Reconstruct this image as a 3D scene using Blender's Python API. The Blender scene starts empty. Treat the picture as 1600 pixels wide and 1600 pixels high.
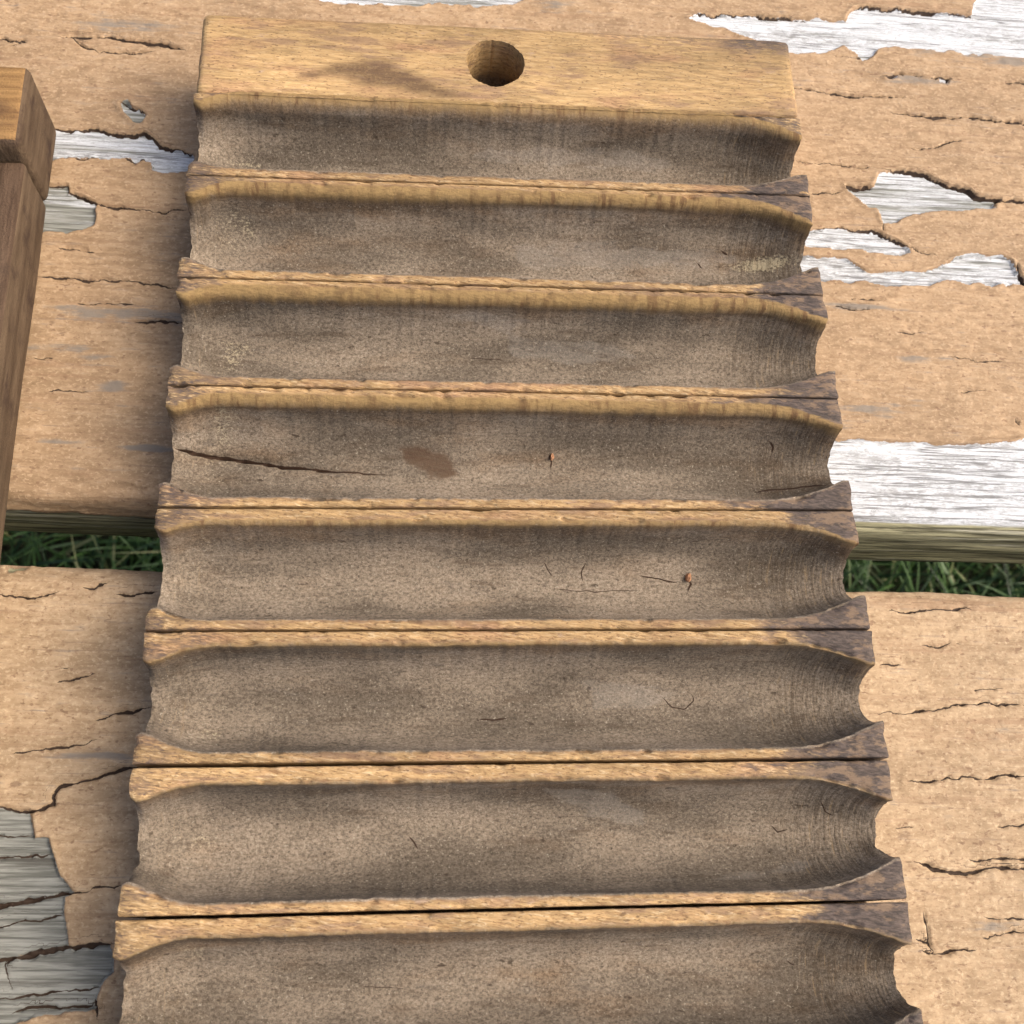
import bpy, bmesh, math, random
import numpy as np
from mathutils import Vector

random.seed(7)
scene = bpy.context.scene
COL = scene.collection

# ------------------------------------------------------------------ camera, world, sun, exposure
Z0 = 0.774                      # height of the mould's top face above the grass
CAM = np.array([-0.02050904, -0.07888608, 0.20754405])
ROT = (0.3580669, -0.08630843, -0.02360378)
FPX = 1745.497                  # focal length in photo pixels (photo is 1600 px wide)
cam_data = bpy.data.cameras.new('camera')
cam_data.sensor_width = 36.0
cam_data.lens = 36.0 * FPX / 1600.0
cam_data.clip_start = 0.01
cam_data.clip_end = 200.0
cam_data.dof.use_dof = True
cam_data.dof.focus_distance = 0.235
cam_data.dof.aperture_fstop = 45.0
cam = bpy.data.objects.new('camera', cam_data)
cam.location = (CAM[0], CAM[1], CAM[2] + Z0)
cam.rotation_euler = ROT
COL.objects.link(cam)
scene.camera = cam

SUN_EL, SUN_AZ = 47.0, 92.0     # azimuth: degrees from +y (picture top) towards +x (picture right)
world = bpy.data.worlds.new('World')
scene.world = world
world.use_nodes = True
wn = world.node_tree
bg = wn.nodes['Background']
sky = wn.nodes.new('ShaderNodeTexSky')
sky.sky_type = 'NISHITA'
sky.sun_disc = False
sky.sun_elevation = math.radians(SUN_EL)
sky.sun_rotation = math.radians(SUN_AZ)
sky.dust_density = 7.0
sky.air_density = 0.7
sky.ozone_density = 0.4
wn.links.new(sky.outputs[0], bg.inputs[0])
bg.inputs[1].default_value = 0.15
sun_data = bpy.data.lights.new('sun', 'SUN')
sun_data.energy = 1.2
sun_data.angle = math.radians(58)
sun_data.color = (1.0, 0.93, 0.82)
sun = bpy.data.objects.new('sun', sun_data)
COL.objects.link(sun)
sv = Vector((math.sin(math.radians(SUN_AZ)) * math.cos(math.radians(SUN_EL)),
             math.cos(math.radians(SUN_AZ)) * math.cos(math.radians(SUN_EL)),
             math.sin(math.radians(SUN_EL))))
sun.rotation_euler = sv.to_track_quat('Z', 'Y').to_euler()
sun.location = (0.6, 0.6, 2.0)
vs = scene.view_settings
vs.view_transform = 'Standard'
vs.look = 'None'
vs.gamma = 1.0
vs.use_curve_mapping = False
vs.exposure = 0.76

# ------------------------------------------------------------------ helpers: numbers
def rotm(rx, ry, rz):
    c, s = math.cos, math.sin
    X = np.array([[1, 0, 0], [0, c(rx), -s(rx)], [0, s(rx), c(rx)]])
    Y = np.array([[c(ry), 0, s(ry)], [0, 1, 0], [-s(ry), 0, c(ry)]])
    Z = np.array([[c(rz), -s(rz), 0], [s(rz), c(rz), 0], [0, 0, 1]])
    return Z @ Y @ X
RM = rotm(*ROT)
def on_plane(pts, z):
    """photo pixels -> points on the horizontal plane z (z measured from the mould's top face)"""
    p = np.asarray(pts, float)
    d = np.stack([(p[:, 0] - 800) / FPX, -(p[:, 1] - 800) / FPX, -np.ones(len(p))], 1) @ RM.T
    return (CAM + d * ((z - CAM[2]) / d[:, 2])[:, None])[:, :2]

def px_of(X, Y, Z):
    """photo pixel of points measured from the mould's top face (to carry traced marks onto curved faces)"""
    d = np.stack([X - CAM[0], Y - CAM[1], Z - CAM[2]], -1) @ RM
    return 800 + FPX * d[..., 0] / -d[..., 2], 800 - FPX * d[..., 1] / -d[..., 2]
def _hash(ix, iy, seed):
    h = (ix.astype(np.uint64) * np.uint64(374761393) + iy.astype(np.uint64) * np.uint64(668265263)
         + np.uint64(seed * 974711 + 12345)) & np.uint64(0xffffffff)
    h = ((h ^ (h >> np.uint64(13))) * np.uint64(1274126177)) & np.uint64(0xffffffff)
    h = ((h ^ (h >> np.uint64(16))) * np.uint64(2246822519)) & np.uint64(0xffffffff)
    return ((h ^ (h >> np.uint64(15))) & np.uint64(0xffff)).astype(np.float64) / 65535.0
def vnoise(x, y, seed=0):
    x = np.asarray(x, float) + 10000.37; y = np.asarray(y, float) + 10000.71
    x, y = np.broadcast_arrays(x, y)
    ix = np.floor(x); iy = np.floor(y)
    fx = x - ix; fy = y - iy
    fx = fx * fx * fx * (fx * (fx * 6 - 15) + 10); fy = fy * fy * fy * (fy * (fy * 6 - 15) + 10)
    ix = ix.astype(np.int64); iy = iy.astype(np.int64)
    a = _hash(ix, iy, seed); b = _hash(ix + 1, iy, seed); c = _hash(ix, iy + 1, seed); d = _hash(ix + 1, iy + 1, seed)
    return (a + (b - a) * fx + (c - a) * fy + (a - b - c + d) * fx * fy) * 2 - 1
def fbm(x, y, seed=0, octaves=4, gain=0.5):
    t = 0; amp = 1; n = 0
    for o in range(octaves):
        t = t + amp * vnoise(x * 2 ** o, y * 2 ** o, seed + o * 17); n += amp; amp *= gain
    return t / n * 1.5
def sstep(a, b, x):
    t = np.clip((x - a) / (b - a), 0, 1); return t * t * (3 - 2 * t)
def poly_sdf(P, x, y):
    """signed distance to polygon P, positive inside"""
    d2 = np.full(x.shape, 1e9); inside = np.zeros(x.shape, bool)
    n = len(P)
    for i in range(n):
        ax, ay = P[i]; bx, by = P[(i + 1) % n]
        ex, ey = bx - ax, by - ay
        wx, wy = x - ax, y - ay
        t = np.clip((wx * ex + wy * ey) / (ex * ex + ey * ey + 1e-18), 0, 1)
        d2 = np.minimum(d2, (wx - ex * t) ** 2 + (wy - ey * t) ** 2)
        c = ((ay > y) != (by > y)) & (x < ex * (y - ay) / (ey if abs(ey) > 1e-12 else 1e-12) + ax)
        inside ^= c
    return np.where(inside, 1, -1) * np.sqrt(d2)
def line_dist(P, x, y):
    """distance to a polyline and the 0..1 place along it"""
    d2 = np.full(x.shape, 1e9); tt = np.zeros(x.shape); sg = np.ones(x.shape)
    seg = np.hypot(np.diff(P[:, 0]), np.diff(P[:, 1])); L = np.concatenate([[0], np.cumsum(seg)])
    for i in range(len(P) - 1):
        ax, ay = P[i]; bx, by = P[i + 1]
        ex, ey = bx - ax, by - ay
        t = np.clip(((x - ax) * ex + (y - ay) * ey) / (ex * ex + ey * ey + 1e-18), 0, 1)
        q = (x - ax - ex * t) ** 2 + (y - ay - ey * t) ** 2
        m = q < d2
        d2 = np.where(m, q, d2); tt = np.where(m, (L[i] + seg[i] * t) / L[-1], tt)
        sg = np.where(m, np.where((x - ax) * ey - (y - ay) * ex > 0, 1.0, -1.0), sg)
    return np.sqrt(d2), tt, sg

# ------------------------------------------------------------------ helpers: objects
def tag(o, label=None, cat=None, group=None, kind=None):
    for k, v in (('label', label), ('category', cat), ('group', group), ('kind', kind)):
        if v: o[k] = v
    return o
def empty(name, loc, rz=0.0):
    o = bpy.data.objects.new(name, None); COL.objects.link(o)
    o.location = loc; o.rotation_euler = (0, 0, rz); o.empty_display_size = 0.02
    return o
def link(name, me, mat, parent=None, loc=(0, 0, 0), rz=0.0):
    o = bpy.data.objects.new(name, me); COL.objects.link(o)
    if mat and not me.materials: me.materials.append(mat)
    o.parent = parent; o.location = loc; o.rotation_euler = (0, 0, rz)
    return o
def grid_mesh(name, V, quads, attrs=None, sharp=None):
    me = bpy.data.meshes.new(name)
    V = np.ascontiguousarray(V, np.float32); quads = np.ascontiguousarray(quads, np.int32)
    nq = len(quads)
    me.vertices.add(len(V)); me.vertices.foreach_set('co', V.ravel())
    me.loops.add(nq * 4); me.loops.foreach_set('vertex_index', quads.ravel())
    me.polygons.add(nq)
    me.polygons.foreach_set('loop_start', np.arange(nq, dtype=np.int32) * 4)
    me.polygons.foreach_set('use_smooth', np.ones(nq, bool))
    me.update(calc_edges=True)
    for k, a in (attrs or {}).items():
        at = me.attributes.new(k, 'FLOAT', 'POINT')
        at.data.foreach_set('value', np.ascontiguousarray(a, np.float32).ravel())
    if sharp: me.set_sharp_from_angle(angle=math.radians(sharp))
    return me
def grid_quads(nu, nv, wrap_v=False, flip=False, base=0):
    i = np.arange(nu - 1)[:, None]; j = np.arange(nv if wrap_v else nv - 1)[None, :]
    j2 = (j + 1) % nv
    q = np.stack([i * nv + j + 0 * i, (i + 1) * nv + j, (i + 1) * nv + j2, i * nv + j2 + 0 * i], -1).reshape(-1, 4) + base
    return q[:, ::-1] if flip else q
def bm_mesh(name, bm, sharp=35):
    me = bpy.data.meshes.new(name); bm.to_mesh(me); bm.free()
    me.polygons.foreach_set('use_smooth', np.ones(len(me.polygons), bool))
    me.set_sharp_from_angle(angle=math.radians(sharp)); return me
def box_bm(x0, x1, y0, y1, z0, z1, bev=0.001, seg=2):
    bm = bmesh.new(); bmesh.ops.create_cube(bm, size=1)
    for v in bm.verts:
        v.co = ((x0 + x1) / 2 + v.co.x * (x1 - x0), (y0 + y1) / 2 + v.co.y * (y1 - y0), (z0 + z1) / 2 + v.co.z * (z1 - z0))
    if bev: bmesh.ops.bevel(bm, geom=bm.edges[:], offset=bev, segments=seg, affect='EDGES', profile=0.5)
    return bm

# ------------------------------------------------------------------ helpers: shader nodes
class NT:
    def __init__(self, name):
        self.m = bpy.data.materials.new(name); self.m.use_nodes = True
        self.t = self.m.node_tree; self.n = self.t.nodes; self.l = self.t.links
        self.n.clear()
        self.out = self.n.new('ShaderNodeOutputMaterial'); self.b = self.n.new('ShaderNodeBsdfPrincipled')
        self.l.new(self.b.outputs[0], self.out.inputs[0])
        self.co = self.n.new('ShaderNodeTexCoord').outputs['Object']
    def put(self, sock, v):
        if isinstance(v, bpy.types.NodeSocket): self.l.new(v, sock)
        elif isinstance(v, (tuple, list)) and len(v) == 3 and sock.type == 'RGBA': sock.default_value = (*v, 1)
        else: sock.default_value = v
    def math(self, op, a, b=0.0, c=None, clamp=False):
        n = self.n.new('ShaderNodeMath'); n.operation = op; n.use_clamp = clamp
        self.put(n.inputs[0], a); self.put(n.inputs[1], b)
        if c is not None: self.put(n.inputs[2], c)
        return n.outputs[0]
    def add(self, a, b): return self.math('ADD', a, b)
    def mul(self, a, b): return self.math('MULTIPLY', a, b)
    def attr(self, name):
        n = self.n.new('ShaderNodeAttribute'); n.attribute_name = name; return n.outputs['Fac']
    def vec(self, sx, sy, sz, off=(0, 0, 0), src=None):
        n = self.n.new('ShaderNodeMapping'); self.put(n.inputs['Vector'], src or self.co)
        n.inputs['Scale'].default_value = (sx, sy, sz); n.inputs['Location'].default_value = off
        return n.outputs[0]
    def noise(self, v, detail=4.0, rough=0.55, dist=0.0):
        n = self.n.new('ShaderNodeTexNoise'); self.put(n.inputs['Vector'], v)
        n.inputs['Scale'].default_value = 1.0; n.inputs['Detail'].default_value = detail
        n.inputs['Roughness'].default_value = rough; n.inputs['Distortion'].default_value = dist
        return n.outputs['Fac']
    def ss(self, x, a, b, lo=0.0, hi=1.0):
        n = self.n.new('ShaderNodeMapRange'); n.interpolation_type = 'SMOOTHSTEP'
        self.put(n.inputs[0], x); n.inputs[1].default_value = a; n.inputs[2].default_value = b
        n.inputs[3].default_value = lo; n.inputs[4].default_value = hi
        return n.outputs[0]
    def mix(self, f, a, b, mode='MIX'):
        n = self.n.new('ShaderNodeMix'); n.data_type = 'RGBA'; n.blend_type = mode
        self.put(n.inputs[0], f); self.put(n.inputs[6], a); self.put(n.inputs[7], b)
        return n.outputs[2]
    def shade(self, col, f):
        """colour times a factor"""
        n = self.n.new('ShaderNodeVectorMath'); n.operation = 'SCALE'
        self.put(n.inputs[0], col); self.put(n.inputs['Scale'], f); return n.outputs[0]
    def bump(self, h, dist, strength=1.0, nrm=None):
        n = self.n.new('ShaderNodeBump'); n.inputs['Strength'].default_value = strength
        n.inputs['Distance'].default_value = dist; self.put(n.inputs['Height'], h)
        if nrm: self.l.new(nrm, n.inputs['Normal'])
        return n.outputs[0]
    def done(self, col, rough, nrm=None, spec=0.35):
        self.put(self.b.inputs['Base Color'], col); self.put(self.b.inputs['Roughness'], rough)
        self.put(self.b.inputs['Specular IOR Level'], spec)
        if nrm: self.l.new(nrm, self.b.inputs['Normal'])
        return self.m

# ------------------------------------------------------------------ materials
def plank_material(name, lo, hi, crest):
    k = NT(name)
    sdf = k.attr('peel'); cd = k.attr('cdist'); cw = k.attr('cwid'); grey = k.attr('grey'); wht = k.attr('white'); edge = k.attr('edge')
    fine = k.noise(k.vec(1500, 2000, 2000), 2)
    mid = k.noise(k.vec(190, 600, 600), 4, 0.6)
    big = k.noise(k.vec(22, 60, 60), 2)
    streak = k.noise(k.vec(14, 420, 420), 5, 0.65)
    streak2 = k.noise(k.vec(60, 1300, 1300, (3, 5, 1)), 4, 0.6, 0.25)
    # where the paint is gone
    s = k.add(sdf, k.math('MULTIPLY_ADD', fine, 0.5, -0.25))
    bare = k.ss(s, -0.05, 0.05)
    # paint
    pc = k.mix(k.ss(mid, 0.30, 0.70), lo, hi)
    pc = k.mix(k.ss(big, 0.35, 0.7), pc, k.shade(pc, 0.84))
    wm_ = k.math('SUBTRACT', k.noise(k.vec(1050, 1400, 1400, (9, 2, 4)), 3, 0.6, 0.4), 0.5)
    pc = k.mix(k.ss(wm_, 0.02, 0.20, 0.0, 0.45), pc, crest)
    pc = k.mix(k.ss(wm_, -0.05, -0.2, 0.0, 0.62), pc, (0.22, 0.135, 0.078))
    spk = k.noise(k.vec(560, 900, 900, (1, 7, 3)), 2, 0.5)
    pc = k.mix(k.ss(spk, 0.64, 0.72, 0, 0.65), pc, (0.17, 0.095, 0.055))
    pits = k.noise(k.vec(150, 420, 420, (5, 7, 3)), 3, 0.6)
    pc = k.mix(k.ss(pits, 0.66, 0.74, 0, 0.55), pc, (0.15, 0.09, 0.055))
    pc = k.mix(k.ss(streak, 0.55, 0.70, 0, 0.5), pc, (0.25, 0.15, 0.085))
    pc = k.mix(k.ss(streak2, 0.58, 0.70, 0, 0.4), pc, (0.20, 0.12, 0.07))
    pc = k.mix(k.ss(k.add(grey, k.add(k.math('MULTIPLY_ADD', mid, 1.8, -0.9), k.math('MULTIPLY_ADD', streak2, 1.6, -0.8))), 0.15, 0.95, 0, 0.85), pc, (0.19, 0.165, 0.135))
    # bare wood with old white paint in the grain
    g = k.add(k.mul(streak, 0.62), k.mul(streak2, 0.38))
    wood = k.mix(k.ss(streak2, 0.35, 0.65), (0.125, 0.127, 0.108), (0.29, 0.295, 0.260))
    wood = k.mix(k.ss(streak, 0.55, 0.66, 0, 0.75), wood, (0.075, 0.070, 0.058))
    wm = k.ss(k.add(g, k.math('MULTIPLY_ADD', wht, 0.5, -0.33)), 0.44, 0.58)
    wcol = k.mix(fine, (0.46, 0.482, 0.50), (0.66, 0.685, 0.70))
    long = k.noise(k.vec(9, 330, 330, (4, 1, 7)), 4, 0.6)
    lband = k.ss(k.noise(k.vec(16, 260, 260, (1, 6, 2)), 3, 0.6), 0.46, 0.60)
    wcol = k.mix(k.mul(lband, k.ss(k.noise(k.vec(420, 1500, 1500, (5, 5, 5)), 3, 0.7), 0.44, 0.60, 0, 0.75)), wcol, (0.27, 0.27, 0.265))
    wcol = k.mix(k.ss(k.math('ABSOLUTE', k.math('SUBTRACT', long, 0.5)), 0.022, 0.004, 0, 0.8), wcol, (0.12, 0.12, 0.115))
    net = k.noise(k.vec(110, 900, 900, (2, 8, 1)), 4, 0.65, 0.8)
    wcol = k.mix(k.ss(k.math('ABSOLUTE', k.math('SUBTRACT', net, 0.5)), 0.030, 0.006, 0, 0.5), wcol, (0.19, 0.19, 0.18))
    wcol = k.mix(k.ss(streak2, 0.57, 0.66, 0, 0.7), wcol, (0.30, 0.30, 0.29))
    bc = k.mix(wm, wood, wcol)
    # the worn front edge: algae and dirt
    alg = k.mix(k.ss(streak2, 0.35, 0.6), (0.085, 0.080, 0.048), (0.30, 0.285, 0.17))
    alg = k.mix(k.ss(streak, 0.54, 0.62, 0, 0.6), alg, (0.50, 0.48, 0.36))
    bc = k.mix(k.ss(k.add(edge, k.math('MULTIPLY_ADD', streak, 0.6, -0.3)), 0.35, 0.6), bc, alg)
    col = k.mix(bare, pc, bc)
    rim = k.mul(k.ss(s, -0.45, -0.05), k.math('SUBTRACT', 1.0, bare))
    col = k.mix(k.mul(rim, k.ss(mid, 0.4, 0.6, 0.0, 0.5)), col, (0.16, 0.095, 0.06))
    dd = k.math('SUBTRACT', k.math('ABSOLUTE', k.add(cd, k.math('MULTIPLY_ADD', fine, 0.22, -0.11))), cw)
    ck = k.mul(k.ss(dd, 0.05, -0.05), k.ss(cw, 0.03, 0.08))
    col = k.mix(ck, col, (0.045, 0.028, 0.018))
    h = k.add(k.add(k.mul(mid, 0.6), k.mul(wm_, 0.5)), k.mul(streak, 1.4))
    hb = k.add(k.mul(streak2, 0.9), k.mul(streak, 0.7))
    n1 = k.bump(h, 0.00030, 0.9)
    n2 = k.bump(hb, 0.0006, 1.0)
    mixn = k.n.new('ShaderNodeMix'); mixn.data_type = 'VECTOR'
    k.put(mixn.inputs[0], bare); k.l.new(n1, mixn.inputs[4]); k.l.new(n2, mixn.inputs[5])
    return k.done(col, k.math('MULTIPLY_ADD', mid, 0.2, 0.6), mixn.outputs[1], 0.25)

def mould_material(name, gold=(0.415, 0.270, 0.124), fl=1.0, ang=8.0):
    k = NT(name)
    lip = k.attr('lip'); stain = k.attr('stain'); dust = k.attr('dust'); crk = k.attr('crack')
    ring = k.attr('ring'); lipw = k.attr('gold'); spot = k.attr('spot'); bright = k.attr('tone'); scr = k.attr('scrape'); brown = k.attr('brown')
    tilt = k.n.new('ShaderNodeMapping'); k.put(tilt.inputs['Vector'], k.co)
    tilt.inputs['Rotation'].default_value = (0, 0, math.radians(ang)); tl = tilt.outputs[0]
    fib = k.noise(k.vec(170, 1300, 1300, src=tl), 4, 0.6)
    fleck = k.noise(k.vec(480, 2100, 2100, (2, 3, 1), src=tl), 3, 0.65, 0.4)
    fine = k.noise(k.vec(2300, 2300, 2300), 2, 0.6)
    felt = k.noise(k.vec(1500, 1900, 1900, (4, 1, 2)), 4, 0.8)
    blot = k.noise(k.vec(55, 170, 170, (7, 1, 0)), 4, 0.6)
    blot2 = k.noise(k.vec(190, 420, 420, (1, 9, 5)), 4, 0.65)
    cloud0 = k.noise(k.vec(40, 60, 60, (5, 4, 9)), 3, 0.55)
    # clean golden wood
    wood = k.mix(k.ss(fib, 0.3, 0.7), k.shade(gold, 0.72), k.shade(gold, 1.18))
    wood = k.mix(k.ss(fleck, 0.53, 0.66, 0, 0.70 * fl), wood, (0.19, 0.100, 0.042))
    wood = k.mix(k.ss(fleck, 0.46, 0.33, 0, 0.55 * fl), wood, (0.62, 0.475, 0.285))
    wood = k.mix(k.ss(blot, 0.48, 0.72, 0, 0.6), wood, k.mix(k.ss(fleck, 0.4, 0.6), (0.40, 0.225, 0.125), (0.22, 0.115, 0.065)))
    wood = k.mix(k.ss(blot2, 0.62, 0.76, 0, 0.5), wood, (0.36, 0.27, 0.22))
    soil = k.noise(k.vec(75, 330, 330, (6, 6, 1)), 4, 0.65)
    wood = k.mix(k.ss(soil, 0.53, 0.66, 0, 0.62), wood, k.mix(fine, (0.15, 0.085, 0.052), (0.27, 0.175, 0.115)))
    pore = k.noise(k.vec(900, 2600, 2600, (1, 1, 4)), 2, 0.6)
    wood = k.mix(k.ss(pore, 0.60, 0.68, 0, 0.7), wood, (0.10, 0.055, 0.028))
    gedge = k.ss(k.add(lip, k.math('MULTIPLY_ADD', blot2, 1.6, -0.8)), 0.75, 0.05, 0, 0.5)
    wood = k.mix(k.mul(gedge, k.ss(cloud0, 0.40, 0.58)), wood, (0.16, 0.095, 0.055))
    wood = k.shade(wood, bright)
    # weathered grey-violet stain on the tips of the lands
    grime = k.mix(k.ss(fleck, 0.35, 0.65), (0.026, 0.022, 0.023), (0.098, 0.075, 0.064))
    grime = k.mix(k.ss(blot2, 0.50, 0.62, 0, 0.75), grime, (0.20, 0.135, 0.085))
    sn = k.add(k.math('MULTIPLY_ADD', blot2, 1.2, -0.6), k.math('MULTIPLY_ADD', fleck, 1.3, -0.65))
    sm = k.ss(k.add(stain, k.add(sn, k.math('MULTIPLY_ADD', blot, 0.8, -0.4))), 0.22, 0.85, 0, 0.95)
    wood = k.mix(sm, wood, grime)
    # dusty hollow, browner towards the lip
    cloud = k.noise(k.vec(28, 90, 90, (2, 4, 9)), 3, 0.55)
    hf = k.add(k.mul(felt, 0.9), k.mul(k.noise(k.vec(160, 1500, 1500, (8, 1, 3)), 3, 0.6), 0.10))
    hol = k.mix(k.ss(hf, 0.34, 0.66), (0.094, 0.074, 0.053), (0.252, 0.206, 0.154))
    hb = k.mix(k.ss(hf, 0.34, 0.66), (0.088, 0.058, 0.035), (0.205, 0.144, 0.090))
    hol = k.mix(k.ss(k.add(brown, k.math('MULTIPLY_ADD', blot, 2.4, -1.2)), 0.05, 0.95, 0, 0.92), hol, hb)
    smudge = k.noise(k.vec(60, 420, 420, (9, 3, 5)), 4, 0.65)
    hol = k.mix(k.ss(smudge, 0.56, 0.70, 0, 0.45), hol, (0.085, 0.058, 0.036))
    hol = k.shade(hol, k.ss(cloud, 0.32, 0.68, 0.66, 1.34))
    hol = k.mix(k.ss(blot2, 0.60, 0.74, 0, 0.6), hol, (0.070, 0.050, 0.032))
    pit = k.noise(k.vec(420, 700, 700, (6, 2, 2)), 2, 0.5)
    hol = k.mix(k.ss(pit, 0.68, 0.76, 0, 0.75), hol, (0.040, 0.027, 0.017))
    grit = k.noise(k.vec(1900, 1900, 1900, (3, 9, 2)), 1, 0.5)
    hol = k.mix(k.ss(grit, 0.66, 0.74, 0, 0.6), hol, (0.36, 0.32, 0.25))
    hol = k.mix(k.ss(grit, 0.34, 0.25, 0, 0.65), hol, (0.035, 0.025, 0.017))
    hol = k.mix(k.ss(k.add(dust, k.math('MULTIPLY_ADD', felt, 1.5, -0.75)), 0.48, 0.66, 0, 0.8), hol, (0.40, 0.345, 0.225))
    hol = k.mix(k.ss(k.add(scr, k.add(k.math('MULTIPLY_ADD', blot2, 2.2, -1.1), k.math('MULTIPLY_ADD', fib, 2.0, -1.0))), 0.10, 1.25, 0, 0.24), hol, k.mix(hf, (0.24, 0.22, 0.19), (0.40, 0.37, 0.33)))
    # end-grain rings towards the ends
    rs = k.noise(k.vec(1900, 160, 160, (0, 3, 8)), 4, 0.6, 0.3)
    hol = k.mix(k.mul(ring, k.ss(rs, 0.45, 0.62, 0, 0.42)), hol, (0.070, 0.047, 0.026))
    hol = k.mix(k.mul(ring, k.ss(rs, 0.42, 0.30, 0, 0.4)), hol, (0.35, 0.24, 0.12))
    # golden worn lip with dark flecks
    tooth = k.noise(k.vec(520, 110, 110, (3, 1, 6)), 3, 0.6)
    lw = k.ss(k.add(k.add(lip, lipw), k.add(k.math('MULTIPLY_ADD', blot2, 2.4, -1.2), k.math('MULTIPLY_ADD', tooth, 3.0, -1.5))), -2.0, 1.3)
    lg = k.mix(k.mul(k.ss(tooth, 0.50, 0.66), k.ss(cloud, 0.36, 0.58, 0.1, 1.0)), (0.275, 0.182, 0.076), (0.135, 0.076, 0.034))
    lg = k.mix(k.ss(blot2, 0.50, 0.66, 0, 0.6), lg, (0.165, 0.102, 0.048))
    lg = k.mix(k.ss(fleck, 0.45, 0.68, 0, 0.5), lg, (0.11, 0.064, 0.030))
    hol = k.mix(lw, hol, lg)
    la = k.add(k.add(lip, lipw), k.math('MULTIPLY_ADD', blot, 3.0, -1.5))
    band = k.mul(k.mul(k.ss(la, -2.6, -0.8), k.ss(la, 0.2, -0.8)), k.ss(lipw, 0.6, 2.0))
    hol = k.mix(k.mul(band, k.ss(cloud, 0.40, 0.62, 0.05, 0.6)), hol, (0.075, 0.050, 0.030))  # narrow darker band below the golden lip
    lm = k.ss(k.add(lip, k.math('MULTIPLY_ADD', fleck, 0.9, -0.45)), -0.30, 0.25)
    col = k.mix(lm, hol, wood)
    col = k.mix(k.mul(spot, k.ss(k.add(k.mul(felt, 0.5), k.mul(fib, 0.5)), 0.30, 0.56, 0.35, 0.85)), col, (0.080, 0.046, 0.026))
    ck = k.mul(k.ss(k.math('SUBTRACT', k.math('ABSOLUTE', crk), k.attr('cwid')), 0.06, -0.06), k.ss(k.attr('cwid'), 0.02, 0.06))
    col = k.mix(ck, col, (0.035, 0.018, 0.010))
    n1 = k.bump(k.math('SUBTRACT', k.mul(fib, 0.6), k.mul(fleck, 1.0 * fl)), 0.00036, 1.0)
    n2 = k.bump(k.add(k.add(k.mul(felt, 0.9), k.mul(fine, 0.25)), k.mul(k.mul(ring, rs), 1.0)), 0.00028, 0.85)
    mixn = k.n.new('ShaderNodeMix'); mixn.data_type = 'VECTOR'
    k.put(mixn.inputs[0], lm); k.l.new(n2, mixn.inputs[4]); k.l.new(n1, mixn.inputs[5])
    return k.done(col, k.ss(lm, 0, 1, 0.85, 0.62), mixn.outputs[1], 0.25)

def simple_wood(name, c1, c2, c3, sc=(40, 900, 900), rough=0.85):
    k = NT(name)
    fib = k.noise(k.vec(*sc), 5, 0.6); blot = k.noise(k.vec(60, 120, 160), 4, 0.6); fine = k.noise(k.vec(2000, 2000, 2000), 2)
    col = k.mix(k.ss(fib, 0.3, 0.7), c1, c2)
    col = k.mix(k.ss(blot, 0.5, 0.72, 0, 0.7), col, c3)
    col = k.mix(k.ss(fine, 0.6, 0.75, 0, 0.4), col, k.shade(c3, 0.6))
    return k.done(col, rough, k.bump(k.add(fib, k.mul(fine, 0.6)), 0.0004, 1.0), 0.15)

MAT_PLANK = plank_material('peeling_brown_paint_on_weathered_plank', (0.290, 0.192, 0.106), (0.410, 0.284, 0.166), (0.56, 0.41, 0.26))
MAT_PLANK2 = plank_material('faded_brown_paint_on_weathered_plank', (0.320, 0.220, 0.124), (0.450, 0.325, 0.196), (0.60, 0.465, 0.30))
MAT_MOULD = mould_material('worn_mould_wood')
MAT_HEAD = mould_material('worn_golden_end_wood', (0.405, 0.268, 0.122), 0.45, 3.0)
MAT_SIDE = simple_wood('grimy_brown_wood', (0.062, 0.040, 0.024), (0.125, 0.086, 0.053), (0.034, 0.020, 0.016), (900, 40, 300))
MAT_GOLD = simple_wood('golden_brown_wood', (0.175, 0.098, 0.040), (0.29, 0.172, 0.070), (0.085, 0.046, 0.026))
MAT_RED = simple_wood('dark_varnished_wood', (0.050, 0.030, 0.018), (0.105, 0.067, 0.042), (0.028, 0.019, 0.014), (700, 60, 60), 0.75)
MAT_FRAME = simple_wood('weathered_table_frame', (0.12, 0.09, 0.06), (0.22, 0.17, 0.12), (0.06, 0.045, 0.03))

# ------------------------------------------------------------------ the ground and grass under the table
def ground():
    k = NT('shaded_lawn_soil')
    a = k.noise(k.vec(30, 30, 30), 5); b = k.noise(k.vec(6, 6, 6), 3)
    col = k.mix(k.ss(a, 0.35, 0.65), (0.012, 0.014, 0.007), (0.028, 0.042, 0.013))
    col = k.mix(k.ss(b, 0.45, 0.7), col, (0.03, 0.026, 0.016))
    m = k.done(col, 0.9, k.bump(a, 0.02))
    n = 61; L = 30.0
    t = np.linspace(-1, 1, n); c = np.sign(t) * np.abs(t) ** 2.2 * L
    X, Y = np.meshgrid(c, c, indexing='ij')
    Z = 0.012 * fbm(X * 2.0, Y * 2.0, 5) - 0.012
    o = link('ground', grid_mesh('ground', np.stack([X, Y, Z], -1).reshape(-1, 3), grid_quads(n, n)), m)
    tag(o, kind='structure')
ground()
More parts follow.
